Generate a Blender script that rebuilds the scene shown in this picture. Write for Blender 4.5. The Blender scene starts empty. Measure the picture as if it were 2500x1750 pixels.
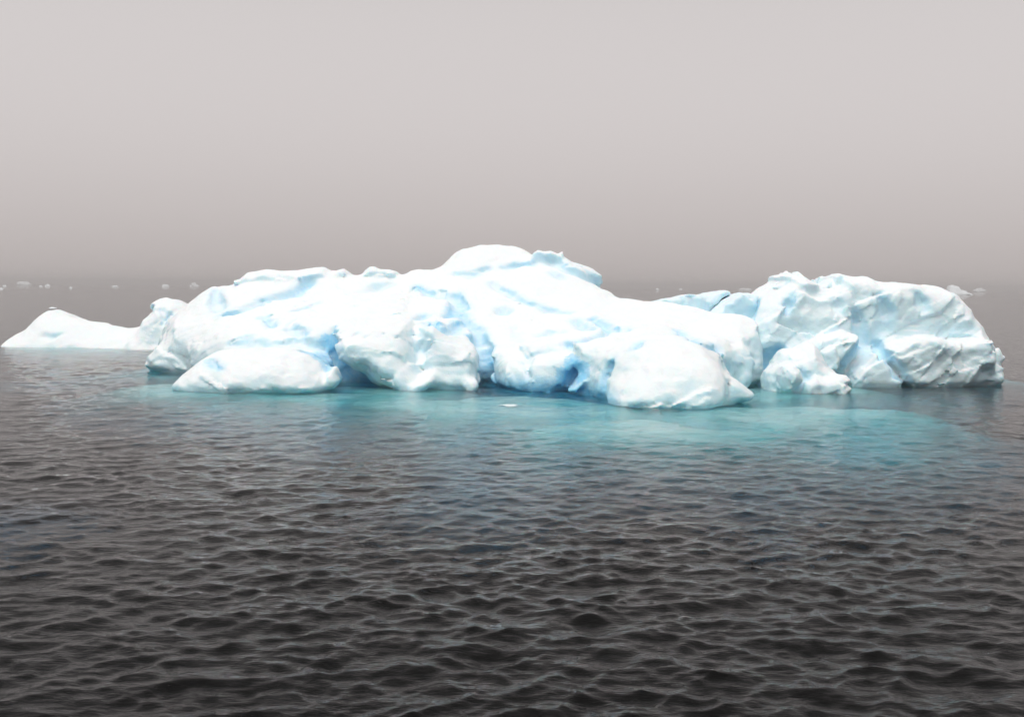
import bpy, math, random
import numpy as np

# ------------------------------------------------------------------ camera, sky, sun, exposure
scene = bpy.context.scene
col = scene.collection
CAM = np.array((0.0, 0.0, 4.0))
FPX, CX, CY = 2680.0, 1250.0, 875.0          # focal length in photo pixels (2500 wide), picture centre
PITCH = math.radians(-3.80)
ROLL = math.radians(0.43)
cam_d = bpy.data.cameras.new('camera')
cam_d.sensor_width = 36.0
cam_d.lens = 36.0 * FPX / 2500.0
cam_d.clip_start = 0.1
cam_d.clip_end = 20000
cam = bpy.data.objects.new('camera', cam_d)
col.objects.link(cam)
cam.location = CAM
from mathutils import Matrix
ROT = (Matrix.Rotation(math.pi / 2 + PITCH, 3, 'X') @ Matrix.Rotation(ROLL, 3, 'Z'))
cam.rotation_mode = 'QUATERNION'
cam.rotation_quaternion = ROT.to_quaternion()
scene.camera = cam

SUN_EL, SUN_AZ = math.radians(70), math.radians(-150)   # azimuth from +Y towards +X
world = bpy.data.worlds.new('World')
scene.world = world
world.use_nodes = True
wn, wl = world.node_tree.nodes, world.node_tree.links
wn.clear()
w_out = wn.new('ShaderNodeOutputWorld')
sky = wn.new('ShaderNodeTexSky')
sky.sky_type = 'NISHITA'
sky.sun_disc = False
sky.sun_elevation = SUN_EL
sky.sun_rotation = SUN_AZ
sky.dust_density = 6.0
hs = wn.new('ShaderNodeHueSaturation')
hs.inputs['Saturation'].default_value = 0.06
bg1 = wn.new('ShaderNodeBackground'); bg1.inputs['Strength'].default_value = 0.05
wl.new(sky.outputs['Color'], hs.inputs['Color']); wl.new(hs.outputs['Color'], bg1.inputs['Color'])
tc = wn.new('ShaderNodeTexCoord')
sx = wn.new('ShaderNodeSeparateXYZ'); wl.new(tc.outputs['Generated'], sx.inputs[0])
cr = wn.new('ShaderNodeValToRGB')      # overcast deck: darker low down, brighter towards the zenith
cr.color_ramp.interpolation = 'B_SPLINE'
els = [(0.0, (0.490, 0.447, 0.438)), (0.05, (0.515, 0.471, 0.463)), (0.11, (0.515, 0.472, 0.466)), (0.18, (0.510, 0.470, 0.464)), (0.27, (0.490, 0.454, 0.448)), (0.45, (0.38, 0.353, 0.348)), (1.0, (0.31, 0.292, 0.292))]
cr.color_ramp.elements[0].position, cr.color_ramp.elements[0].color = els[0][0], els[0][1] + (1,)
cr.color_ramp.elements[1].position, cr.color_ramp.elements[1].color = els[-1][0], els[-1][1] + (1,)
for p, c in els[1:-1]:
    e = cr.color_ramp.elements.new(p); e.color = c + (1,)
wl.new(sx.outputs['Z'], cr.inputs['Fac'])
bg2 = wn.new('ShaderNodeBackground'); bg2.inputs['Strength'].default_value = 1.0
wl.new(cr.outputs['Color'], bg2.inputs['Color'])
addw = wn.new('ShaderNodeAddShader')
wl.new(bg1.outputs[0], addw.inputs[0]); wl.new(bg2.outputs[0], addw.inputs[1])
wl.new(addw.outputs[0], w_out.inputs['Surface'])

sun_d = bpy.data.lights.new('sun', 'SUN')
sun_d.energy = 1.5
sun_d.angle = math.radians(50)
sun_d.color = (1.0, 0.97, 0.94)
sun = bpy.data.objects.new('sun', sun_d)
col.objects.link(sun)
_sd = (math.sin(SUN_AZ) * math.cos(SUN_EL), math.cos(SUN_AZ) * math.cos(SUN_EL), math.sin(SUN_EL))
from mathutils import Vector
sun.rotation_mode = 'QUATERNION'
sun.rotation_quaternion = Vector(_sd).to_track_quat('Z', 'Y')
sun.location = (0, 20, 40)

vs = scene.view_settings
vs.view_transform = 'Standard'
vs.look = 'None'
vs.exposure = 0.0
vs.gamma = 1.0
vs.use_curve_mapping = False
scene.cycles.max_bounces = 8
scene.cycles.diffuse_bounces = 4
scene.cycles.glossy_bounces = 4
scene.cycles.transmission_bounces = 4
scene.cycles.volume_bounces = 0
scene.cycles.use_denoising = True
scene.cycles.caustics_refractive = True
scene.cycles.caustics_reflective = False
scene.cycles.sample_clamp_indirect = 6.0
RNP = np.array(ROT)

#BERG-BEGIN
# ------------------------------------------------------------------ helpers: rays, distance fields
def ray(u, v):
    """direction of the photograph's pixel (u, v), scaled to one metre of depth along Y"""
    d = np.array([(u - CX) / FPX, -(v - CY) / FPX, -1.0])
    d = RNP @ d
    return d / d[1]

def at(u, v, y):
    return CAM + ray(u, v) * y

def at_water(u, v):
    d = ray(u, v)
    return CAM + d * (-CAM[2] / d[2])

def poly_sdf(px, pz, poly):
    """signed distance (negative inside) of the grid px[:,None], pz[None,:] to a polygon"""
    A = px[:, None].astype(np.float32); B = pz[None, :].astype(np.float32)
    best = np.full((len(px), len(pz)), 1e9, np.float32)
    sign = np.ones_like(best)
    n = len(poly)
    for i in range(n):
        x0, z0 = poly[i]; x1, z1 = poly[(i + 1) % n]
        ex, ez = x1 - x0, z1 - z0
        wx, wz = A - x0, B - z0
        t = np.clip((wx * ex + wz * ez) / (ex * ex + ez * ez + 1e-12), 0, 1)
        dx, dz = wx - ex * t, wz - ez * t
        best = np.minimum(best, dx * dx + dz * dz)
        c1, c2, c3 = B >= z0, B < z1, ex * wz > ez * wx
        flip = (c1 & c2 & c3) | (~c1 & ~c2 & ~c3)
        sign = np.where(flip, -sign, sign)
    return np.sqrt(best) * sign

def smin(a, b, k):
    if k <= 0: return np.minimum(a, b)
    h = np.maximum(k - np.abs(a - b), 0) / k
    return np.minimum(a, b) - h * h * k * 0.25

def smax(a, b, k):
    return -smin(-a, -b, k)

def noise3(shape, cell, rng):
    """smooth lattice noise in -1..1 with features of `cell` voxels"""
    g = rng.uniform(-1, 1, [int(s / cell) + 3 for s in shape]).astype(np.float32)
    off = rng.uniform(0, 1, 3)
    for ax in range(3):
        p = np.arange(shape[ax]) / cell + off[ax]
        i = p.astype(int); f = (p - i).astype(np.float32); f = f * f * (3 - 2 * f)
        sh = [1, 1, 1]; sh[ax] = -1
        f = f.reshape(sh)
        g = np.take(g, i, axis=ax) * (1 - f) + np.take(g, i + 1, axis=ax) * f
    return g

class Field:
    def __init__(self, lo, hi, vox):
        self.lo = np.array(lo, float); self.vox = vox
        self.n = tuple(int(math.ceil((h - l) / vox)) + 1 for l, h in zip(lo, hi))
        self.F = np.full(self.n, 3.0, np.float32)
        self.B = np.zeros(self.n, np.float32)          # blue ice, with the hollows' soft shading put into the colour (0..1)
        self.ax = [(self.lo[i] + vox * np.arange(self.n[i])).astype(np.float32) for i in range(3)]

    def box(self, lo, hi):
        s = []
        for i in range(3):
            a = int(np.clip((lo[i] - self.lo[i]) / self.vox, 0, self.n[i]))
            b = int(np.clip((hi[i] - self.lo[i]) / self.vox + 2, 0, self.n[i]))
            s.append(slice(a, b))
        return tuple(s)

    def axes(self, s):
        return (self.ax[0][s[0]][:, None, None], self.ax[1][s[1]][None, :, None], self.ax[2][s[2]][None, None, :])

    def pillow(self, px, D, tf, tb=None, R=1.0, lean=0.0, p=2.2, k=0.35, cut=False, blue=None, turn=0.0):
        """a rounded block whose outline stands in the (leaning) plane y = D + lean*z + turn*(x-xc)"""
        tb = tf if tb is None else tb
        uc = sum(q[0] for q in px) / len(px)
        xc = at(uc, 800, D)[0]
        P = []
        for (u, v) in px:
            d = ray(u, v)
            t = (D + lean * CAM[2] - turn * xc) / (1 - lean * d[2] - turn * d[0])
            q = CAM + d * t
            P.append((q[0], q[2]))
        P = np.array(P)
        m = 0.8
        ys = [D + lean * z + turn * (x - xc) for x, z in P]
        s = self.box((P[:, 0].min() - m, min(ys) - tf - m, P[:, 1].min() - m), (P[:, 0].max() + m, max(ys) + tb + m, P[:, 1].max() + m))
        X, Y, Z = self.axes(s)
        if X.size == 0 or Y.size == 0 or Z.size == 0: return
        sd = -poly_sdf(X[:, 0, 0], Z[0, 0, :], P)[:, None, :]
        a = np.maximum(1 - sd / R, 0)
        dy = Y - (D + lean * Z + turn * (X - xc))
        b = np.abs(np.where(dy < 0, dy / tf, dy / tb))
        q = (a ** p + b ** p) ** (1 / p) - 1
        f = (q * min(R, tf, tb)).astype(np.float32)
        if cut: self.F[s] = smax(self.F[s], -f, k)
        else: self.F[s] = smin(self.F[s], f, k)
        if blue is not None:
            w = np.clip(1 - np.abs(f) / 0.35, 0, 1) * (np.abs(self.F[s] - (-f if cut else f)) < 0.25)
            self.B[s] = self.B[s] * (1 - w) + w * blue

    def hit(self, u, v, y0=None, y1=None):
        d = ray(u, v)
        y0 = self.lo[1] if y0 is None else y0
        y1 = self.ax[1][-1] if y1 is None else y1
        t = np.arange(y0, y1, self.vox * 0.5)
        q = CAM[None, :] + d[None, :] * t[:, None]
        i = np.rint((q - self.lo) / self.vox).astype(int)
        ok = np.all((i >= 0) & (i < np.array(self.n)), axis=1)
        val = np.full(len(t), 3.0)
        ii = i[ok]
        val[ok] = self.F[ii[:, 0], ii[:, 1], ii[:, 2]]
        w = np.nonzero(val < 0)[0]
        return None if len(w) == 0 else q[w[0]]

    def strip(self, pts, r, cut=True, push=0.0, k=0.32, blue=None, flat=1.0, lift=0.0):
        """carve (or add) a tapering worm through the surface points seen at the given pixels"""
        Q = []
        for q in pts:
            h = self.hit(q[0], q[1])
            if h is None: continue
            h = h + ray(q[0], q[1]) * push
            h[2] += lift
            Q.append((h, q[2] if len(q) > 2 else 1.0))
        if len(Q) == 1: Q = [Q[0], (Q[0][0] + 0.01, Q[0][1])]
        for (a, ra), (b, rb) in zip(Q[:-1], Q[1:]):
            if np.linalg.norm(a - b) > 6: continue
            m = r * max(ra, rb) * max(1, 1 / flat) + 0.5
            s = self.box(np.minimum(a, b) - m, np.maximum(a, b) + m)
            X, Y, Z = self.axes(s)
            e = b - a
            t = np.clip(((X - a[0]) * e[0] + (Y - a[1]) * e[1] + (Z - a[2]) * e[2]) / (e @ e + 1e-9), 0, 1)
            rr = r * (ra + (rb - ra) * t)
            dx, dy, dz = X - a[0] - e[0] * t, Y - a[1] - e[1] * t, Z - a[2] - e[2] * t
            f = (np.sqrt(dx * dx + (dy * flat) ** 2 + dz * dz) - rr).astype(np.float32)
            if cut: self.F[s] = smax(self.F[s], -f, k)
            else: self.F[s] = smin(self.F[s], f, k)
            if blue is not None:
                w = np.clip(1 - np.maximum(f + 0.1, 0) / 0.55, 0, 1) ** 2
                self.B[s] = np.maximum(self.B[s], w * blue) if cut else self.B[s] * (1 - w) + w * blue  # blue fades out softly, painting the hollow's shading along with the ice colour

    def fracture(self, cell, amp, seed, axes=((1, 0, 0), (0, 1, 0), (0, 0, 1)), stretch=(1, 1, 1), steep=1.0, warp=0.35):
        """break the faces into flat facets with small ledges between them (nearest-cell planes)"""
        gz = np.gradient(self.F, axis=2) / self.vox
        I = np.nonzero((np.abs(self.F) < max(0.14, 1.6 * amp)) & (self.ax[2][None, None, :] > -0.5))
        pos = np.stack([self.ax[a][I[a]] for a in range(3)], -1).astype(np.float32)
        q = pos @ np.array(axes, np.float32).T / (cell * np.array(stretch, np.float32))
        q = q + warp * np.stack([np.sin(q[:, 1] * 2.3 + seed), np.sin(q[:, 2] * 2.9 + 2), np.sin(q[:, 0] * 2.1 + 4)], -1).astype(np.float32)
        base = np.floor(q - 0.5).astype(np.int32)
        best = np.full(len(q), 1e9, np.float32); val = np.zeros(len(q), np.float32)
        def rnd(c, k):
            h = (c[:, 0] * np.int32(73856) ^ c[:, 1] * np.int32(193496) ^ c[:, 2] * np.int32(834927)) + np.int32(k * 26544 + seed * 971)
            h = (h ^ (h >> 9)) * np.int32(12741)
            return ((h ^ (h >> 11)) & 0x3fff).astype(np.float32) / 16383.0
        for o in [(i, j, k) for i in (0, 1) for j in (0, 1) for k in (0, 1)]:
            c = base + np.array(o, np.int32)
            d = q - (c + 0.15 + 0.7 * np.stack([rnd(c, 1), rnd(c, 2), rnd(c, 3)], -1))
            d2 = (d * d).sum(1)
            m = d2 < best
            g = np.stack([rnd(c, 4), rnd(c, 5), rnd(c, 6)], -1) * 2 - 1
            val = np.where(m, (g * d).sum(1) * 1.3 + (rnd(c, 7) - 0.5) * 0.5, val)
            best = np.where(m, d2, best)
        w = 1.0 if steep <= 0 else np.clip(1.15 - np.clip(gz[I], 0, 1) * steep, 0.12, 1)
        self.F[I] += (amp * val * w).astype(np.float32)

    def notch(self, amp=0.12):
        """shallow undercut melted along the waterline"""
        z = self.ax[2]
        self.F += (amp / (1 + np.exp(np.clip((z - 0.08) / 0.05, -30, 30)))).astype(np.float32)[None, None, :]

    def roughen(self, amps, seed):
        rng = np.random.default_rng(seed)
        for cell_m, amp in amps:
            self.F += amp * noise3(self.n, cell_m / self.vox, rng)

    def scallop(self, amps, seed, zmin=-9):
        """melt scallops: hollows that meet in crisp ridges"""
        rng = np.random.default_rng(seed)
        for cell_m, amp in amps:
            c = cell_m / self.vox
            n = np.abs(noise3(self.n, c, rng) + 0.5 * noise3(self.n, c * 0.5, rng))
            self.F += (amp * (2.2 * n - 0.7)).astype(np.float32)

    def mesh(self):
        """naive surface nets"""
        F = self.F.copy()
        F[0], F[-1], F[:, 0], F[:, -1], F[:, :, 0], F[:, :, -1] = (1,) * 6
        ins = F < 0
        c = [ins[i:ins.shape[0] - 1 + i, j:ins.shape[1] - 1 + j, k:ins.shape[2] - 1 + k] for i in (0, 1) for j in (0, 1) for k in (0, 1)]
        cnt = sum(x.astype(np.int8) for x in c)
        ci = np.argwhere((cnt > 0) & (cnt < 8))
        acc = np.zeros((len(ci), 3)); num = np.zeros(len(ci))
        corners = [(i, j, k) for i in (0, 1) for j in (0, 1) for k in (0, 1)]
        val = {cc: F[ci[:, 0] + cc[0], ci[:, 1] + cc[1], ci[:, 2] + cc[2]].astype(float) for cc in corners}
        for a in corners:
            for ax in range(3):
                if a[ax]: continue
                b = list(a); b[ax] = 1; b = tuple(b)
                va, vb = val[a], val[b]
                m = (va < 0) != (vb < 0)
                t = np.where(m, va / np.where(m, va - vb, 1), 0)
                p = np.array(a, float)[None, :] + t[:, None] * (np.array(b) - np.array(a))[None, :]
                acc += p * m[:, None]; num += m
        P = self.lo + (ci + acc / num[:, None]) * self.vox
        idx = np.full([s - 1 for s in self.n], -1, np.int32)
        idx[ci[:, 0], ci[:, 1], ci[:, 2]] = np.arange(len(ci))
        quads = []
        for ax in range(3):
            o1, o2 = (ax + 1) % 3, (ax + 2) % 3
            sl0 = [slice(None)] * 3; sl1 = [slice(None)] * 3
            sl0[ax] = slice(0, -1); sl1[ax] = slice(1, None)
            A, Bm = ins[tuple(sl0)], ins[tuple(sl1)]
            for flip, M in ((False, A & ~Bm), (True, ~A & Bm)):
                e = np.argwhere(M)
                e = e[(e[:, o1] > 0) & (e[:, o2] > 0) & (e[:, o1] < self.n[o1] - 1) & (e[:, o2] < self.n[o2] - 1)]
                q = []
                for d1, d2 in ((1, 1), (0, 1), (0, 0), (1, 0)):
                    f = e.copy(); f[:, o1] -= d1; f[:, o2] -= d2
                    q.append(idx[f[:, 0], f[:, 1], f[:, 2]])
                q = np.stack(q, 1)
                quads.append(q[:, ::-1] if flip else q)
        Q = np.concatenate(quads)
        Q = Q[(Q >= 0).all(1)]
        ii = np.clip(np.rint((P - self.lo) / self.vox).astype(int), 0, np.array(self.n) - 1)
        return P, Q, self.B[ii[:, 0], ii[:, 1], ii[:, 2]]

# ------------------------------------------------------------------ the iceberg's main mass
def tps(pts, gx, gy, lam=0.02):
    """thin-plate surface z(x, y) through scattered points"""
    P = np.array(pts, float)
    n = len(P)
    U = lambda r2: np.where(r2 > 0, 0.5 * r2 * np.log(np.maximum(r2, 1e-12)), 0)
    d2 = (P[:, None, 0] - P[None, :, 0]) ** 2 + (P[:, None, 1] - P[None, :, 1]) ** 2
    A = np.zeros((n + 3, n + 3))
    A[:n, :n] = U(d2) + lam * np.eye(n)
    A[:n, n] = 1; A[:n, n + 1:] = P[:, :2]
    A[n, :n] = 1; A[n + 1:, :n] = P[:, :2].T
    w = np.linalg.solve(A, np.concatenate([P[:, 2], np.zeros(3)]))
    X, Y = np.meshgrid(gx, gy, indexing='ij')
    H = w[n] + w[n + 1] * X + w[n + 2] * Y
    for i in range(n):
        H = H + w[i] * U((X - P[i, 0]) ** 2 + (Y - P[i, 1]) ** 2)
    return H.astype(np.float32)

def build_main(vox=0.085):
    G = Field((-18.5, 33.6, -2.6), (12.0, 60.0, 6.6), vox)
    sky_line = [(455, 748, 53), (500, 716, 53.5), (520, 703, 53.5), (562, 701, 53.5), (582, 686, 54), (605, 669, 54), (640, 664, 54),
                (700, 668, 54), (755, 661, 54), (790, 657, 54), (806, 672, 54), (835, 658, 54), (852, 667, 54), (868, 673, 54), (888, 662, 54),
                (905, 652, 54), (925, 655, 54), (935, 659, 54), (968, 662, 54), (977, 672, 54), (1000, 662, 54), (1040, 656, 54), (1065, 657, 54),
                (1085, 645, 54.5), (1110, 622, 55), (1150, 608, 55), (1180, 600, 55), (1210, 597, 55), (1245, 599, 55), (1275, 605, 55),
                (1298, 621, 54.5), (1370, 640, 53), (1430, 668, 52.5), (1467, 703, 52), (1500, 727, 51.5), (1520, 731, 51), (1570, 737, 50.5),
                (1640, 745, 49.5), (1720, 766, 48.5), (1775, 780, 48), (1830, 786, 47)]
    cp = []
    for u, v, d in sky_line:
        q = at(u, v, d); cp.append(q)
        b = q.copy(); b[1] += 3.0; b[2] -= 1.6; cp.append(b)
    for u, v, d in [
        (430, 775, 52), (480, 765, 51), (470, 800, 50), (560, 760, 50), (560, 800, 48), (560, 835, 46), (650, 720, 51.5), (640, 770, 49), (650, 835, 45),
        (740, 690, 52.5), (740, 740, 50), (740, 790, 47), (735, 835, 45), (830, 700, 52), (830, 750, 48.5), (830, 792, 45.5),
        (930, 690, 52.5), (930, 740, 49), (930, 790, 45.5), (930, 850, 42.8), (1010, 700, 52), (1010, 760, 47.5), (1000, 820, 44.2), (1000, 860, 42.8),
        (1080, 690, 52), (1080, 730, 49.5), (1070, 790, 46), (1100, 840, 43.8), (1140, 860, 43.2),
        (1150, 640, 53.5), (1200, 640, 53.3), (1160, 680, 51.5), (1150, 725, 49.5), (1180, 770, 47.3), (1200, 815, 45.2), (1220, 850, 43.8),
        (1250, 640, 53.3), (1260, 690, 51), (1280, 740, 48.8), (1300, 790, 46.6), (1300, 830, 44.8), (1300, 855, 43.6),
        (1330, 655, 52.3), (1360, 700, 50.5), (1390, 745, 48.5), (1400, 790, 46), (1390, 840, 43.5), (1450, 730, 49.5), (1450, 765, 47.5), (1480, 800, 45), (1480, 840, 42.6),
        (1540, 760, 48), (1560, 800, 44.8), (1560, 840, 41.5), (1640, 780, 46.6), (1640, 820, 43.5), (1640, 850, 41), (1720, 800, 45.6), (1720, 835, 43.2), (1790, 810, 45.2), (1820, 800, 46)]:
        cp.append(at(u, v, d))
    H = tps(cp, G.ax[0], G.ax[1])
    foot = [at_water(u, v)[:2] for u, v in [(372, 880), (400, 900), (470, 915), (560, 925), (680, 930), (800, 930), (860, 932), (930, 940), (1050, 938),
             (1110, 940), (1180, 936), (1230, 952), (1300, 958), (1380, 957), (1440, 962), (1480, 970), (1560, 975), (1700, 978), (1765, 965), (1790, 948), (1835, 938), (1850, 930)]]
    foot += [np.array(p) for p in [(10.9, 49.5), (9.5, 54.5), (4.0, 58), (-4, 59), (-12, 58.5), (-16.5, 57), (-17.3, 54)]]
    Fp = poly_sdf(G.ax[0], G.ax[1], foot)
    Z = G.ax[2][None, None, :]
    G.F = smax(((Z - H[:, :, None]) * 0.85), Fp[:, :, None] + 0.12 * np.minimum(Z, 0), 0.9).astype(np.float32)

    # lobes along the waterline, left to right
    P = G.pillow
    P([(367, 888), (372, 866), (398, 838), (424, 806), (432, 786), (500, 778), (600, 800), (620, 990), (420, 990), (395, 930), (372, 905)], 50.6, 1.6, 3, R=1.3, k=0.5, lean=0.25)
    P([(436, 960), (433, 932), (456, 908), (480, 886), (508, 866), (560, 850), (640, 846), (715, 844), (765, 856), (798, 876), (820, 905), (831, 930), (828, 948), (800, 1000), (600, 1030), (470, 1000)], 42.6, 2.5, 3.5, R=1.5, k=0.3, lean=0.35)
    P([(545, 962), (552, 925), (580, 905), (605, 925), (606, 955), (590, 985)], 41.0, 1.1, 2, R=0.6, k=0.3, lean=0.3)
    P([(790, 950), (800, 912), (815, 900), (833, 925), (830, 945), (815, 960)], 41.6, 0.7, 1.2, R=0.4, k=0.15)
    # middle lobe overhanging the cave
    P([(820, 800), (818, 845), (826, 868), (845, 882), (868, 898), (895, 912), (905, 930), (922, 946), (945, 956), (960, 1010), (1030, 1010), (1046, 945), (1050, 925), (1035, 890), (1020, 830), (1000, 785), (880, 775)], 43.4, 2.1, 2.5, R=1.1, k=0.3, lean=0.55)
    P([(1000, 952), (1018, 942), (1035, 930), (1047, 924), (1052, 932), (1044, 950), (1025, 975), (1005, 975)], 41.5, 0.4, 1.0, R=0.3, k=0.3)
    P([(1035, 800), (1060, 780), (1120, 820), (1160, 842), (1170, 862), (1172, 900), (1176, 930), (1168, 952), (1150, 1000), (1060, 1000), (1045, 930), (1030, 860)], 43.6, 1.5, 2.5, R=0.75, k=0.6, lean=0.4)
    P([(1135, 965), (1130, 945), (1140, 925), (1165, 925), (1172, 945), (1165, 975)], 42.0, 0.5, 1, R=0.4, k=0.2)
    # wall with two hanging snow tongues
    P([(1195, 850), (1290, 848), (1400, 850), (1410, 990), (1290, 1000), (1190, 985)], 45.2, 1.0, 3.0, R=0.6, k=0.2, lean=0.1, p=3, blue=0.35)
    P([(1368, 975), (1372, 935), (1385, 905), (1396, 884), (1412, 882), (1418, 905), (1414, 935), (1400, 975)], 41.6, 2.2, 0.25, R=0.45, k=0.2, cut=True, blue=0.9)
    P([(1262, 840), (1330, 830), (1425, 828), (1416, 862), (1400, 880), (1388, 900), (1380, 925), (1373, 932), (1362, 926), (1348, 921), (1325, 926), (1305, 918), (1292, 890), (1275, 865)], 42.7, 0.8, 2.0, R=0.4, k=0.1, lean=0.5, p=2.6)
    P([(1408, 838), (1500, 828), (1535, 855), (1508, 882), (1484, 905), (1470, 934), (1462, 938), (1452, 928), (1440, 933), (1425, 940), (1412, 950), (1408, 962), (1385, 958), (1378, 948), (1398, 940), (1408, 925), (1414, 905), (1406, 880)], 41.0, 0.7, 2.2, R=0.35, k=0.08, lean=0.5, p=2.6)
    P([(1376, 960), (1400, 946), (1470, 925), (1490, 960), (1480, 1010), (1385, 1000)], 41.3, 0.7, 2.0, R=0.4, k=0.1, lean=0.2, p=3, blue=0.3)
    # big front lobe on the right
    P([(1472, 1000), (1476, 965), (1490, 925), (1512, 890), (1545, 858), (1590, 838), (1645, 835), (1700, 850), (1745, 875), (1765, 905), (1775, 940), (1770, 1000), (1720, 1060), (1560, 1050)], 38.6, 2.6, 4.5, R=1.4, k=0.9, lean=0.65)
    P([(1740, 1000), (1752, 935), (1768, 912), (1795, 920), (1822, 942), (1838, 955), (1843, 966), (1830, 983), (1800, 992), (1780, 1010)], 38.2, 1.0, 2.0, R=0.65, k=0.25)
    # right-hand wall block
    P([(1640, 800), (1720, 778), (1800, 782), (1835, 790), (1845, 812), (1850, 850), (1856, 900), (1852, 926), (1838, 950), (1820, 990), (1700, 990), (1640, 900)], 46.0, 1.5, 2.0, R=0.9, k=0.3, lean=0.45)
    P([(1775, 850), (1810, 830), (1835, 860), (1838, 920), (1830, 958), (1810, 985), (1780, 975), (1770, 900)], 44.0, 0.7, 1.8, R=0.6, k=0.3, lean=0.25)
    # jagged snow crest right of the summit
    P([(1290, 640), (1302, 618), (1313, 611), (1326, 614), (1345, 613), (1362, 621), (1373, 614), (1376, 627), (1392, 639), (1420, 648), (1444, 658), (1464, 674), (1468, 688), (1465, 705), (1420, 690), (1350, 660)], 53.4, 0.5, 1.2, R=0.35, k=0.15)
    P([(878, 680), (890, 660), (903, 650), (916, 650), (928, 656), (952, 657), (970, 662), (976, 676), (920, 690)], 53.6, 0.7, 1.2, R=0.35, k=0.15)
    P([(805, 680), (822, 664), (836, 656), (850, 664), (858, 676), (830, 690)], 53.6, 0.6, 1.2, R=0.3, k=0.15)
    P([(576, 700), (573, 683), (584, 686), (600, 668), (650, 661), (720, 664), (760, 656), (790, 654), (802, 664), (806, 680), (700, 700)], 53.6, 0.9, 1.6, R=0.5, k=0.3)

    # caves and clefts of blue ice, transmitted glow put into the colour
    S = G.strip
    P([(760, 850), (758, 812), (775, 795), (812, 798), (822, 850), (850, 885), (905, 930), (930, 960), (850, 985), (815, 930), (800, 880)], 44.6, 2.6, 0.7, R=0.8, k=0.3, cut=True, blue=0.9)
    return G

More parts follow.
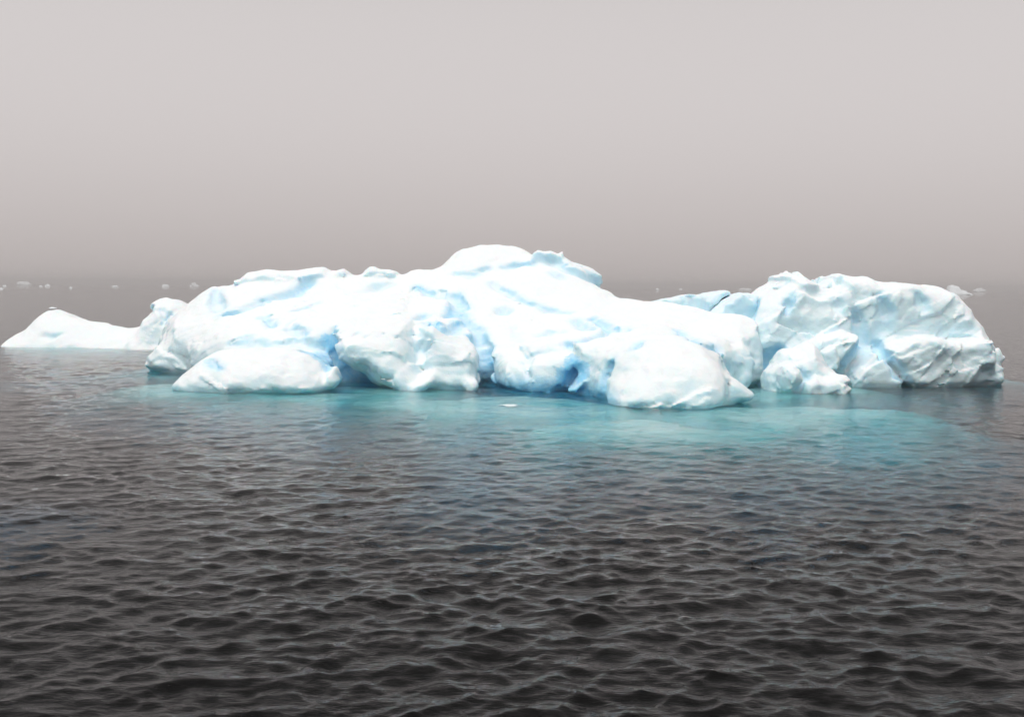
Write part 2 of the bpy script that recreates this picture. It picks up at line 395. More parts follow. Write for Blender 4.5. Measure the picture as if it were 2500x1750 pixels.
def detail_main(G):
    S = G.strip
    # cleft right of the middle lobes
    S([(1150, 822, .5), (1165, 835, 1), (1180, 860, 1.1), (1186, 900, 1.2), (1184, 945, 1.2)], 0.28, push=0.3, k=0.2, blue=1)
    S([(1180, 947, 1), (1250, 960, 1), (1320, 966, .8), (1370, 968, 1)], 0.15, push=0.2, k=0.15, blue=1)
    # cave between the snow tongues
    S([(1330, 940, .7), (1355, 948, 1), (1375, 958, 1)], 0.16, push=0.2, k=0.15, blue=.8)
    S([(1500, 890, .5), (1482, 920, 1), (1470, 970, 1.1)], 0.2, push=0.2, blue=.7)
    # broken crevice field in the middle of the slope
    S([(1020, 702, .5), (1050, 712, 1), (1085, 722, 1), (1110, 727, .8)], 0.20, push=0.1, blue=.55)
    S([(1112, 722, .6), (1118, 738, 1), (1108, 755, 1), (1098, 775, .9)], 0.22, push=0.15, blue=.8)
    S([(1020, 780, .5), (1035, 770, 1)], 0.15, push=0.1, blue=.6)
    S([(1048, 786, .8), (1070, 796, 1.2), (1100, 802, 1), (1120, 790, .6)], 0.27, push=0.15, blue=.75)
    S([(1128, 768, .6), (1140, 790, .8), (1165, 800, 1), (1172, 830, 1)], 0.2, push=0.15, blue=.7)
    S([(1120, 740, .6), (1132, 752, 1), (1122, 772, .8)], 0.16, push=0.1, blue=.8)
    # long furrow from below the summit to the right
    S([(1200, 690, .4), (1225, 705, .8), (1248, 718, 1), (1270, 735, .8), (1300, 745, .6), (1340, 757, .7), (1362, 762, .5), (1395, 768, .3)], 0.15, push=0.05, blue=.4)
    S([(1225, 750, .7), (1228, 762, 1), (1240, 756, .6)], 0.12, push=0.05, blue=.8)
    S([(1405, 782, .5), (1425, 795, 1), (1445, 802, .7)], 0.15, push=0.06, blue=.7)
    S([(1450, 782, .8), (1475, 793, 1.2), (1505, 806, 1.2), (1530, 806, .9), (1537, 802, .5)], 0.17, push=0.1, blue=.7)
    S([(1390, 845, .7), (1420, 835, 1), (1460, 822, 1.1), (1500, 812, .5)], 0.2, push=0.08, blue=.5)
    S([(1320, 818, .5), (1340, 815, 1), (1370, 810, .5)], 0.16, push=0.05, blue=.35)
    S([(1550, 856, .4), (1558, 848, .8), (1566, 842, .3)], 0.1, push=0.05, blue=.6)
    S([(1655, 810, .6), (1670, 818, 1.2), (1700, 840, 1.2), (1730, 850, 1), (1755, 848, .6)], 0.24, push=0.1, blue=.6)
    S([(1735, 845, .6), (1770, 880, 1), (1790, 905, 1)], 0.2, push=0.1, blue=.4)
    # crest band under the summit
    S([(1228, 652, .4), (1260, 648, 1), (1300, 644, .6)], 0.14, push=0.05, blue=.5)
    S([(1310, 625, .5), (1350, 640, 1), (1390, 655, 1.2), (1430, 672, 1.2), (1462, 692, 1)], 0.22, push=0.05, blue=.3)
    S([(1345, 665, .4), (1360, 670, .8), (1372, 676, .4)], 0.09, push=0.03, blue=.5)
    S([(1110, 666, .5), (1150, 668, 1), (1190, 655, .5)], 0.2, push=0.05, blue=.35)
    S([(880, 708, .5), (920, 700, 1), (950, 692, .5)], 0.18, push=0.05, blue=.35)
    # hollows on the left slope, their shading put into the blue
    S([(640, 730, .6), (680, 725, 1), (720, 712, 1.3), (750, 695, 1)], 0.32, push=0.1, blue=.55)
    S([(545, 770, .7), (580, 762, 1), (620, 745, 1), (650, 738, .6)], 0.28, push=0.08, blue=.35)
    S([(524, 710, .6), (526, 735, 1.1), (535, 755, 1)], 0.3, push=0.05, blue=.3)
    S([(722, 760, .4), (750, 748, 1), (778, 737, .4)], 0.13, push=0.05, blue=.6)
    S([(640, 775, .4), (655, 787, .8), (665, 796, 1)], 0.11, push=0.05, blue=.7)
    S([(712, 798, .8), (730, 808, 1), (745, 815, .6)], 0.13, push=0.06, blue=.6)
    S([(598, 825, 1)], 0.16, push=0.08, blue=.7)
    S([(634, 830, .6)], 0.14, push=0.05, blue=.5)
    S([(510, 882, .4), (522, 892, .9), (536, 900, .3)], 0.07, push=0.02, blue=.8)
    S([(560, 840, .6), (640, 842, 1), (740, 838, 1), (790, 850, .8)], 0.13, push=0.03, blue=.3)
    S([(1012, 700, .6), (1002, 730, .8), (1000, 760, .5)], 0.1, push=0.0)
    S([(1255, 800, .4), (1270, 840, 1), (1285, 880, 1), (1292, 920, .8)], 0.1, push=0.03, blue=.2)
    # small dimples scattered over the snow
    rng = random.Random(4)
    for _ in range(70):
        u = rng.uniform(640, 1010); v = 845 - rng.uniform(0, 130) * (1.05 if u > 800 else .9)
        S([(u - 6, v + 2, .5), (u, v, 1), (u + 8, v - 3, .5)], rng.uniform(.05, .09), k=0.1)
    for _ in range(50):
        u = rng.uniform(1180, 1560); v = rng.uniform(700, 850)
        S([(u - 5, v - 2, .5), (u + 8, v + 2, .5)], rng.uniform(.04, .07), k=0.1)
    G.notch()
    G.fracture(1.7, 0.085, 3, stretch=(1.2, 1, .8))
    G.fracture(0.8, 0.035, 9, stretch=(1.3, 1, .7))
    G.scallop([(3.0, 0.06), (1.4, 0.025)], 12)
    G.roughen([(2.6, 0.08), (1.1, 0.045), (0.5, 0.03), (0.25, 0.016)], 11)
    # wet blue ice low in the caves
    for u0, u1, d in ((842, 935, 44), (1168, 1478, 43)):
        x0, x1 = at(u0, 940, d)[0], at(u1, 940, d)[0]
        X, Z = G.ax[0][:, None, None], G.ax[2][None, None, :]
        w = np.clip((X - x0) / 0.5, 0, 1) * np.clip((x1 - X) / 0.5, 0, 1) * np.clip((0.7 - Z) / 0.6, 0, 1)
        G.B = np.maximum(G.B, 0.85 * w.astype(np.float32))
    P = G.pillow
    P([(1296, 630), (1304, 618), (1313, 611), (1322, 612), (1326, 616), (1345, 613), (1362, 620), (1374, 613), (1375, 626), (1392, 638), (1380, 645), (1330, 640)], 53.7, 0.35, 0.8, R=0.12, k=0.1)
    P([(572, 694), (573, 682), (580, 687), (588, 684), (604, 672), (600, 694)], 53.2, 0.4, 0.9, R=0.12, k=0.06)

def build_tail():
    G = Field((-35.0, 57.0, -1.6), (-14.5, 76.0, 4.2), 0.10)
    P = G.pillow
    P([(3, 852), (10, 838), (22, 828), (40, 817), (66, 802), (84, 786), (100, 772), (116, 761), (135, 758), (152, 762), (180, 770), (222, 783), (262, 793), (310, 801), (335, 799), (360, 795), (400, 790),
       (450, 850), (440, 900), (60, 895), (20, 870)], 68.4, 1.6, 2.5, R=1.5, lean=0.9, k=0.4, p=1.8, turn=-0.05)
    P([(300, 900), (322, 830), (345, 798), (352, 780), (366, 768), (375, 758), (377, 737), (388, 729), (405, 726), (424, 731), (434, 731), (450, 738), (475, 752), (520, 790), (520, 900)], 67.2, 1.6, 2.0, R=0.9, lean=0.7, k=0.9, p=2)
    G.strip([(110, 818, .7), (130, 822, 1), (150, 815, .5)], 0.16, push=0.0, blue=.15)
    G.strip([(395, 755, .7), (405, 770, 1), (400, 790, .5)], 0.22, push=0.0, blue=.2)
    G.fracture(1.8, 0.10, 6)
    G.scallop([(2.2, 0.05), (0.9, 0.02)], 6)
    G.roughen([(2.4, 0.09), (1.0, 0.05), (0.5, 0.03)], 5)
    return G

def build_slab(px, D, lean, turn, seed):
    q = [at(u, v, D) for u, v in px]
    xs = [a[0] for a in q]; zs = [a[2] for a in q]
    G = Field((min(xs) - 2.0, D - 4.5, min(zs) - .6), (max(xs) + 2.0, D + 6.5, max(zs) + 1.2), 0.08)
    G.pillow(px, D, 0.8, 1.5, R=0.3, lean=lean, turn=turn, p=4, k=0.1, blue=0.16)
    G.fracture(1.0, 0.07, seed, steep=0.5)
    G.scallop([(1.1, 0.02), (0.5, 0.01)], seed)
    G.roughen([(1.6, 0.05), (0.7, 0.03), (0.3, 0.02)], seed)
    return G

SLAB_A = [(1560, 745), (1605, 734), (1640, 726), (1668, 720), (1700, 719), (1740, 713), (1768, 709), (1782, 712), (1778, 719), (1768, 724), (1745, 745), (1735, 780), (1730, 870), (1600, 870)]
SLAB_B = [(1728, 772), (1760, 745), (1782, 727), (1802, 715), (1830, 716), (1846, 720), (1846, 732), (1840, 770), (1838, 870), (1720, 870)]

def build_right(vox=0.062):
    G = Field((8.0, 40.5, -2.2), (22.2, 55.5, 6.0), vox)
    P = G.pillow; S = G.strip
    P([(1800, 1000), (1812, 800), (1838, 745), (1850, 728), (1870, 712), (1888, 700), (1903, 692), (1913, 684), (1908, 676), (1916, 671), (1934, 671), (1946, 662), (1953, 672), (1963, 682), (1984, 690), (1986, 696),
       (2010, 698), (2014, 690), (2024, 680), (2030, 690), (2035, 674), (2044, 668), (2064, 673), (2084, 677), (2108, 675), (2126, 684), (2160, 687), (2205, 687), (2240, 697), (2290, 704), (2316, 714),
       (2334, 731), (2352, 752), (2360, 772), (2378, 789), (2388, 808), (2398, 826), (2412, 845), (2425, 870), (2420, 935), (2400, 1000)], 47.4, 1.8, 5.0, R=0.8, lean=0.3, p=2.4, k=0.3)
    # lower facets, each a block standing out of the face
    P([(2152, 850), (2175, 842), (2205, 826), (2240, 818), (2275, 814), (2300, 822), (2350, 826), (2398, 822), (2416, 845), (2412, 880), (2395, 925), (2380, 945), (2360, 990), (2210, 1000), (2196, 930), (2185, 900), (2165, 875)], 46.1, 1.2, 3.0, R=0.55, lean=0.02, p=3.4, k=0.15, turn=0.12)
    P([(2405, 850), (2418, 846), (2432, 853), (2437, 862), (2448, 868), (2449, 878), (2440, 885), (2439, 905), (2428, 920), (2410, 932), (2390, 940), (2385, 900)], 46.8, 0.8, 1.2, R=0.5, k=0.15)
    P([(2052, 990), (2064, 930), (2085, 890), (2105, 868), (2122, 855), (2138, 860), (2158, 880), (2178, 908), (2198, 932), (2200, 990)], 45.3, 0.8, 2.0, R=0.5, lean=0.25, p=3, k=0.1)
    P([(1950, 850), (1985, 826), (2020, 818), (2052, 808), (2078, 815), (2092, 838), (2088, 862), (2062, 885), (2045, 900), (2030, 908), (1990, 960), (1940, 930)], 46.0, 1.1, 2.5, R=0.4, lean=0.15, p=3.4, k=0.1, turn=-0.15)
    P([(2000, 860), (2030, 845), (2038, 880), (2042, 905), (2020, 930), (1995, 930)], 45.0, 0.6, 1.6, R=0.25, lean=0.1, p=3.4, k=0.08)
    P([(1845, 780), (1880, 760), (1960, 750), (2030, 758), (2085, 790), (2080, 815), (2000, 815), (1920, 830), (1880, 860), (1850, 840)], 46.9, 1.0, 2.5, R=0.6, lean=0.8, p=2.2, k=0.3)
    P([(2160, 845), (2185, 822), (2215, 800), (2250, 782), (2275, 782), (2300, 805), (2280, 825), (2210, 838)], 46.3, 0.9, 2.2, R=0.45, lean=0.7, k=0.2)
    P([(2185, 775), (2205, 757), (2230, 755), (2245, 770), (2215, 790), (2180, 800)], 47.1, 0.7, 2, R=0.4, lean=0.7, k=0.2)
    P([(2115, 838), (2125, 820), (2145, 800), (2158, 798), (2150, 820), (2130, 842)], 46.6, 0.6, 2, R=0.25, lean=0.8, k=0.15)
    P([(2118, 808), (2130, 798), (2155, 792), (2150, 805), (2125, 815)], 46.7, 0.6, 2, R=0.25, lean=0.8, k=0.15)
    P([(2165, 848), (2180, 820), (2200, 795), (2192, 825), (2178, 850)], 46.5, 0.6, 2, R=0.25, lean=0.8, k=0.15)
    # joints of blue ice, shading of the recesses put into the colour
    S([(2090, 780, .5), (2100, 805, .8), (2115, 832, 1), (2100, 855, 1.2), (2075, 880, 1.2), (2052, 900, 1), (2035, 915, 1)], 0.22, push=0.12, blue=.9)
    S([(2150, 730, .5), (2165, 760, 1), (2160, 800, 1), (2140, 830, 1)], 0.22, push=0.08, blue=.45)
    S([(2140, 845, .6), (2165, 885, 1), (2185, 915, 1), (2200, 932, .8)], 0.12, push=0.08, blue=.9)
    S([(1838, 745, .8), (1832, 770, 1.2), (1826, 790, 1)], 0.3, push=0.2, blue=1)
    S([(1935, 725, .6), (1925, 745, 1), (1918, 765, .5)], 0.16, push=0.05, blue=.5)
    S([(2030, 730, .4), (2045, 745, .8), (2050, 760, .5)], 0.12, push=0.03, blue=.3)
    S([(2085, 760, .5), (2088, 780, .9)], 0.14, push=0.05, blue=.5)
    S([(2240, 720, .5), (2250, 740, 1), (2255, 752, .5)], 0.16, push=0.04, blue=.45)
    S([(2280, 815, .5), (2310, 810, 1), (2350, 808, 1), (2375, 803, .5)], 0.2, push=0.05, blue=.35)
    S([(1900, 860, .8), (1880, 880, 1.3), (1865, 910, 1.3)], 0.35, push=0.1, blue=.8)
    S([(1960, 705, .5), (2000, 712, 1), (2040, 705, .6)], 0.22, push=0.02)
    # undercut at the right end
    P([(2372, 950), (2392, 925), (2412, 898), (2440, 892), (2470, 920), (2470, 1000), (2375, 1000)], 44.6, 1.4, 1.0, R=0.4, k=0.2, cut=True, blue=.1)
    G.notch()
    G.fracture(2.2, 0.085, 15, axes=((.80, 0, .60), (0, 1, 0), (-.60, 0, .80)), stretch=(1.6, 1, .7), steep=0.6)
    G.fracture(0.8, 0.03, 8, axes=((.80, 0, .60), (0, 1, 0), (-.60, 0, .80)), stretch=(1.6, 1, .6), steep=0.5)
    G.scallop([(2.6, 0.06), (1.2, 0.02)], 24)
    G.roughen([(2.0, 0.05), (0.9, 0.03), (0.42, 0.02), (0.2, 0.012)], 23)
    P([(1890, 702), (1906, 691), (1913, 683), (1907, 675), (1917, 671), (1934, 671), (1946, 661), (1954, 673), (1966, 684), (1988, 692), (1985, 698), (1960, 706), (1925, 712)], 48.4, 0.45, 0.9, R=0.12, k=0.05)
    P([(2006, 702), (2011, 694), (2024, 679), (2028, 690), (2033, 674), (2044, 667), (2066, 673), (2086, 677), (2110, 675), (2128, 685), (2080, 700), (2040, 708)], 48.4, 0.5, 1.0, R=0.12, k=0.05)
    return G

def build_chunk():
    G = Field((9.0, 40.0, -1.2), (14.0, 45.2, 2.6), 0.05)
    P = G.pillow
    P([(1866, 990), (1862, 925), (1868, 906), (1884, 888), (1894, 872), (1901, 860), (1912, 852), (1936, 852), (1954, 841), (1968, 833), (1981, 836), (1990, 848), (2000, 866), (2012, 886), (2028, 900), (2044, 914), (2040, 990)], 43.2, 1.3, 1.5, R=0.7, lean=0.35, p=1.8, k=0.15)
    P([(1900, 945), (1898, 915), (1912, 893), (1932, 890), (1950, 902), (1955, 925), (1940, 945), (1926, 960), (1910, 958)], 42.0, 0.7, 1.5, R=0.5, p=2, k=0.12)
    P([(1940, 985), (1955, 930), (1980, 918), (2010, 922), (2040, 915), (2062, 917), (2074, 927), (2066, 938), (2076, 948), (2069, 960), (2055, 985)], 42.2, 0.7, 1.2, R=0.35, p=2, k=0.12)
    P([(1985, 905), (2010, 898), (2040, 912), (2045, 920), (2000, 925)], 42.7, 0.5, 1.2, R=0.3, k=0.1)
    G.strip([(1958, 905, .6), (1965, 922, 1), (1950, 950, 1)], 0.1, blue=.4)
    G.fracture(0.7, 0.04, 2, steep=0.5)
    G.scallop([(0.9, 0.02), (0.4, 0.008)], 32)
    G.roughen([(1.2, 0.05), (0.5, 0.03), (0.22, 0.015)], 31)
    return G
#BERG-END

# ------------------------------------------------------------------ materials
def new_mat(name):
    m = bpy.data.materials.new(name)
    m.use_nodes = True
    m.node_tree.nodes.clear()
    return m, m.node_tree.nodes, m.node_tree.links

def math_node(n, l, op, a, b=None, clamp=False):
    k = n.new('ShaderNodeMath'); k.operation = op; k.use_clamp = clamp
    for i, x in enumerate((a, b)):
        if x is None: continue
        if isinstance(x, (int, float)): k.inputs[i].default_value = x
        else: l.new(x, k.inputs[i])
    return k.outputs[0]

def mix_rgb(n, l, fac, a, b):
    k = n.new('ShaderNodeMix'); k.data_type = 'RGBA'
    if isinstance(fac, (int, float)): k.inputs[0].default_value = fac
    else: l.new(fac, k.inputs[0])
    for i, x in ((6, a), (7, b)):
        if isinstance(x, tuple): k.inputs[i].default_value = x + (1,)
        else: l.new(x, k.inputs[i])
    return k.outputs[2]

def map_range(n, l, x, a, b, c=0.0, d=1.0):
    k = n.new('ShaderNodeMapRange'); k.interpolation_type = 'SMOOTHSTEP'
    l.new(x, k.inputs[0])
    for i, q in enumerate((a, b, c, d)): k.inputs[i + 1].default_value = q
    return k.outputs[0]

def noise(n, l, scale, detail=4, rough=0.5, vec=None):
    k = n.new('ShaderNodeTexNoise'); k.inputs['Scale'].default_value = scale
    k.inputs['Detail'].default_value = detail; k.inputs['Roughness'].default_value = rough
    if vec is not None: l.new(vec, k.inputs['Vector'])
    return k.outputs['Fac']

def ice_material(name, steep, blue, snow=(0.865, 0.925, 0.955), bump_scale=1.0, sss=0.5):
    m, n, l = new_mat(name)
    out = n.new('ShaderNodeOutputMaterial')
    p = n.new('ShaderNodeBsdfPrincipled')
    g = n.new('ShaderNodeNewGeometry')
    t = n.new('ShaderNodeTexCoord')
    pos = g.outputs['Position']
    s = n.new('ShaderNodeSeparateXYZ'); l.new(g.outputs['Normal'], s.inputs[0])
    n1 = noise(n, l, 0.9, 5, 0.6, pos)
    n2 = noise(n, l, 5.0, 4, 0.6, pos)
    up = math_node(n, l, 'ADD', s.outputs['Z'], math_node(n, l, 'MULTIPLY', math_node(n, l, 'SUBTRACT', n1, 0.5), 0.7))
    snowy = map_range(n, l, up, 0.15, 0.75)
    a = n.new('ShaderNodeAttribute'); a.attribute_name = 'blue_ice_shade'
    blue_ice_shade = math_node(n, l, 'MULTIPLY', a.outputs['Fac'], map_range(n, l, n2, 0.25, 0.65, 0.75, 1.0))
    c1 = mix_rgb(n, l, snowy, steep, snow)
    c2 = mix_rgb(n, l, blue_ice_shade, c1, blue)
    l.new(c2, p.inputs['Base Color'])
    p.inputs['Roughness'].default_value = 0.62
    p.inputs['Specular IOR Level'].default_value = 0.25
    p.inputs['Subsurface Weight'].default_value = sss
    p.inputs['Subsurface Radius'].default_value = (0.3, 0.9, 1.2)
    p.inputs['Subsurface Scale'].default_value = 0.16
    h1 = noise(n, l, 2.2, 6, 0.62, pos)
    h2 = noise(n, l, 14.0, 3, 0.6, pos)
    hh = math_node(n, l, 'ADD', h1, math_node(n, l, 'MULTIPLY', h2, 0.16))
    b = n.new('ShaderNodeBump'); b.inputs['Strength'].default_value = 0.5
    b.inputs['Distance'].default_value = 0.14 * bump_scale
    l.new(hh, b.inputs['Height']); l.new(b.outputs[0], p.inputs['Normal'])
    l.new(p.outputs[0], out.inputs['Surface'])
    return m

ICE = ice_material('glacier_ice', (0.67, 0.865, 0.93), (0.13, 0.60, 0.94))
ICE_RIGHT = ice_material('glacier_ice_pale_blue', (0.70, 0.88, 0.93), (0.20, 0.65, 0.93), bump_scale=1.0)
ICE_DEEP = ice_material('submerged_ice', (0.84, 0.94, 0.95), (0.3, 0.7, 0.9), (0.86, 0.95, 0.96), sss=0.0)
ICE_FAR = ice_material('distant_ice', (0.80, 0.90, 0.91), (0.4, 0.7, 0.9), bump_scale=1, sss=0.0)

def mesh_object(name, P, Q, mat, parent=None, blue_ice_shade=None, smooth=True):
    me = bpy.data.meshes.new(name)
    me.vertices.add(len(P)); me.vertices.foreach_set('co', np.asarray(P, np.float32).ravel())
    me.loops.add(Q.size); me.loops.foreach_set('vertex_index', np.asarray(Q, np.int32).ravel())
    me.polygons.add(len(Q)); me.polygons.foreach_set('loop_start', np.arange(0, Q.size, Q.shape[1], dtype=np.int32))
    me.update(calc_edges=True)
    me.validate()
    if smooth: me.polygons.foreach_set('use_smooth', np.ones(len(me.polygons), bool))
    if blue_ice_shade is not None:
        at_ = me.attributes.new('blue_ice_shade', 'FLOAT', 'POINT')
        at_.data.foreach_set('value', np.asarray(blue_ice_shade, np.float32))
    me.materials.append(mat)
    o = bpy.data.objects.new(name, me)
    col.objects.link(o)
    if parent is not None: o.parent = parent
    return o

def field_object(name, G, mat, parent=None):
    P, Q, B = G.mesh()
    if parent is not None: P = P - np.array(parent.location)
    return mesh_object(name, P, Q, mat, parent, B)

def tag(o, label, cat=None, group=None, kind=None):
    if label: o['label'] = label
    if cat: o['category'] = cat
    if group: o['group'] = group
    if kind: o['kind'] = kind
    return o

# ------------------------------------------------------------------ the sea
def wave_tile(N, L, systems, kcut, seed):
    rng = np.random.default_rng(seed)
    k1 = np.fft.fftfreq(N, L / N) * 2 * np.pi
    KX, KY = np.meshgrid(k1, k1, indexing='ij')
    K = np.hypot(KX, KY); K[0, 0] = 1e-6
    S = np.zeros_like(K)
    for lp, ang, spread, amp in systems:
        kp = 2 * np.pi / lp
        th = np.arctan2(KX, KY) - math.radians(ang)
        c = np.cos(th)
        S += amp * np.exp(-1.25 * (kp / K) ** 2) / K ** 3.1 * np.where(c > 0, c, 0) ** spread
    S *= np.exp(-(K / kcut) ** 2)
    S[0, 0] = 0
    A = np.sqrt(S) * (rng.normal(size=K.shape) + 1j * rng.normal(size=K.shape))
    return A, KX, KY, K

def tile_fields(A, KX, KY, K, cut):
    B = A * np.exp(-(K / cut) ** 2)
    h = np.fft.ifft2(B).real
    dx = np.fft.ifft2(-1j * KX / K * B).real
    dy = np.fft.ifft2(-1j * KY / K * B).real
    return np.stack([dx, dy, h], -1)

def sample(T, L, x, y):
    N = T.shape[0]
    px, py = (x / L * N) % N, (y / L * N) % N
    i, j = px.astype(int) % N, py.astype(int) % N
    f, g = (px - np.floor(px))[:, None], (py - np.floor(py))[:, None]
    i2, j2 = (i + 1) % N, (j + 1) % N
    return (T[i, j] * (1 - f) + T[i2, j] * f) * (1 - g) + (T[i, j2] * (1 - f) + T[i2, j2] * f) * g

def build_sea():
    half = math.radians(43)
    th = np.concatenate([np.linspace(-half, half, 1250), np.linspace(half, 2 * math.pi - half, 42)[1:-1]])
    r = [0.3]
    while r[-1] < 5: r.append(r[-1] * 1.12)
    while r[-1] < 130: r.append(r[-1] * 1.005)
    while r[-1] < 9000: r.append(r[-1] * 1.07)
    r = np.array(r)
    R, T = np.meshgrid(r, th, indexing='ij')
    x, y = (R * np.sin(T)).ravel(), (R * np.cos(T)).ravel()
    rr = R.ravel()
    L1, L2 = 57.0, 41.0
    a1 = wave_tile(1024, L1, [(1.6, 175, 4, .8), (1.4, 226, 8, 1.0), (1.3, 128, 8, .9), (5.0, 195, 8, .03)], 80, 3)
    a2 = wave_tile(1024, L2, [(0.7, 190, 5, 1.0), (0.5, 155, 5, .9), (0.35, 220, 4, .9)], 90, 8)
    def norm(a, slope):
        h = np.fft.ifft2(a[0]).real
        d = a[1].shape[0]
        s = np.fft.ifft2(1j * a[2] * a[0]).real
        s2 = np.fft.ifft2(1j * a[1] * a[0]).real
        f = slope / math.sqrt((s * s).mean() + (s2 * s2).mean())
        return (a[0] * f,) + a[1:]
    a1, a2 = norm(a1, SLOPE1), norm(a2, SLOPE2)
    off = np.zeros((len(x), 3))
    ca, sa = math.cos(0.35), math.sin(0.35)
    cuts = [(0, 80.0), (14, 40.0), (35, 16.0), (80, 7.0), (140, 3.0)]
    for a, L, rot in ((a1, L1, False), (a2, L2, True)):
        X, Y = (ca * x + sa * y + 7.3, -sa * x + ca * y + 2.1) if rot else (x, y)
        levels = [tile_fields(*a, c) for _, c in cuts]
        for q in range(len(cuts)):
            d0 = cuts[q - 1][0] if q else -1
            d1 = cuts[q][0]
            d2 = cuts[q + 1][0] if q + 1 < len(cuts) else 1e9
            w = np.where(rr <= d1, (rr - d0) / max(d1 - d0, 1e-6) if q else 1.0, (d2 - rr) / (d2 - d1) if q + 1 < len(cuts) else 1.0)
            w = np.clip(w, 0, 1)
            m = w > 0
            v = sample(levels[q], L, X[m], Y[m])
            if rot: v = np.stack([ca * v[:, 0] - sa * v[:, 1], sa * v[:, 0] + ca * v[:, 1], v[:, 2]], -1)
            off[m] += v * w[m, None]
    fade = np.clip(1 - (rr - 90) / 60, 0, 1) * np.clip((rr - 1) / 4, 0, 1)
    # sheltered, smoother water along the ice
    shel = np.zeros(len(x))
    for u, v, rad in [(700, 965, 5), (1000, 965, 5), (1300, 985, 5.5), (1600, 1015, 5), (1900, 975, 5), (2200, 960, 5), (200, 850, 5), (450, 930, 4)]:
        q = at_water(u, v)
        shel = np.maximum(shel, np.exp(-((x - q[0]) ** 2 + (y - q[1]) ** 2) / rad ** 2))
    fade = fade * (1 - 0.45 * shel)
    gust = (np.sin(x * 0.31 + 1.3 * np.sin(y * 0.17)) + np.sin(y * 0.43 + 1.7 * np.sin(x * 0.23 + 1)) + np.sin((x + y) * 0.11 + 2)) / 3
    fade = fade * (1 + 0.28 * gust)                      # lighter and stronger cat's-paws
    off *= fade[:, None]
    P = np.stack([x + CHOP * off[:, 0], y + CHOP * off[:, 1], off[:, 2]], -1)
    nr, nt = R.shape
    i = np.arange(nr - 1)[:, None] * nt; j = np.arange(nt)[None, :]; j2 = (j + 1) % nt
    Q = np.stack([(i + j), (i + j2), (i + nt + j2), (i + nt + j)], -1).reshape(-1, 4)
    cap = len(P)
    P = np.vstack([P, [[0, 0, 0]]])
    o = mesh_object('sea', P, Q, SEA)
    return o

SLOPE1, SLOPE2, CHOP = 0.25, 0.24, -1.05
SEA, n, l = new_mat('sea_water')
out = n.new('ShaderNodeOutputMaterial')
gloss = n.new('ShaderNodeBsdfGlossy'); gloss.inputs['Roughness'].default_value = 0.02; gloss.inputs['Color'].default_value = (0.92, 0.92, 0.92, 1)
refr = n.new('ShaderNodeBsdfRefraction'); refr.inputs['Roughness'].default_value = 0.03; refr.inputs['IOR'].default_value = 1.333
fres = n.new('ShaderNodeFresnel'); fres.inputs['IOR'].default_value = 1.2
gl = n.new('ShaderNodeMixShader')
l.new(fres.outputs[0], gl.inputs[0]); l.new(refr.outputs[0], gl.inputs[1]); l.new(gloss.outputs[0], gl.inputs[2])
g = n.new('ShaderNodeNewGeometry')
b = n.new('ShaderNodeBump'); b.inputs['Strength'].default_value = 0.5; b.inputs['Distance'].default_value = 0.05
mp = n.new('ShaderNodeMapping'); mp.inputs['Scale'].default_value = (0.8, 1.7, 1.0); mp.inputs['Rotation'].default_value = (0, 0, 0.2)
l.new(g.outputs['Position'], mp.inputs[0])
hb = math_node(n, l, 'ADD', noise(n, l, 2.4, 4, 0.6, mp.outputs[0]), math_node(n, l, 'MULTIPLY', noise(n, l, 8.0, 3, 0.55, mp.outputs[0]), 0.22))
l.new(hb, b.inputs['Height'])
for k in (gloss, refr, fres): l.new(b.outputs[0], k.inputs['Normal'])
va = n.new('ShaderNodeVolumeAbsorption')
va.inputs['Color'].default_value = (0.05, 0.81, 0.85, 1)
va.inputs['Density'].default_value = 0.95
l.new(gl.outputs[0], out.inputs['Surface']); l.new(va.outputs[0], out.inputs['Volume'])
sea = tag(build_sea(), None, kind='structure')
BACKING, n, l = new_mat('dark_underwater_backing')  # unseen dark plane added below the water so no sky shines up through
out = n.new('ShaderNodeOutputMaterial')
p = n.new('ShaderNodeBsdfPrincipled'); p.inputs['Roughness'].default_value = 1.0
g = n.new('ShaderNodeNewGeometry')
l.new(mix_rgb(n, l, noise(n, l, 0.2, 4, 0.6, g.outputs['Position']), (0.02, 0.022, 0.022), (0.04, 0.04, 0.038)), p.inputs['Base Color'])
l.new(p.outputs[0], out.inputs['Surface'])
bx = np.linspace(-9100, 9100, 41)
BX, BY = np.meshgrid(bx, bx, indexing='ij')
bz = -13.4 + 0.5 * np.sin(BX * 0.011) * np.cos(BY * 0.013)
bi = (np.arange(40)[:, None] * 41 + np.arange(40)[None, :])
tag(mesh_object('underwater_backing', np.stack([BX, BY, bz], -1).reshape(-1, 3), np.stack([bi, bi + 41, bi + 42, bi + 1], -1).reshape(-1, 4), BACKING), None, kind='structure')

# ------------------------------------------------------------------ the iceberg
berg = bpy.data.objects.new('iceberg', None)
col.objects.link(berg)
berg.location = (0, 47, 0)
tag(berg, 'large rounded white iceberg with blue clefts floating in the middle of the picture', 'iceberg')
bpy.context.view_layer.update()
G = build_main(0.075); detail_main(G)
tag(field_object('snow_slope', G, ICE, berg), 'snow-covered domed main mass with rounded lobes and blue caves at the waterline')
tag(field_object('tail', build_tail(), ICE, berg), 'low white tail running out to the left')
tag(field_object('ice_slab', build_slab(SLAB_A, 50.3, 0.0, 0.35, 1), ICE_RIGHT, berg), 'longer tilted slab of pale blue ice left of the other')
tag(field_object('ice_slab', build_slab(SLAB_B, 49.0, 0.1, 0.25, 2), ICE_RIGHT, berg), 'shorter tilted slab of ice against the right-hand block')
tag(field_object('faceted_block', build_right(), ICE_RIGHT, berg), 'craggy pale blue block at the right end')

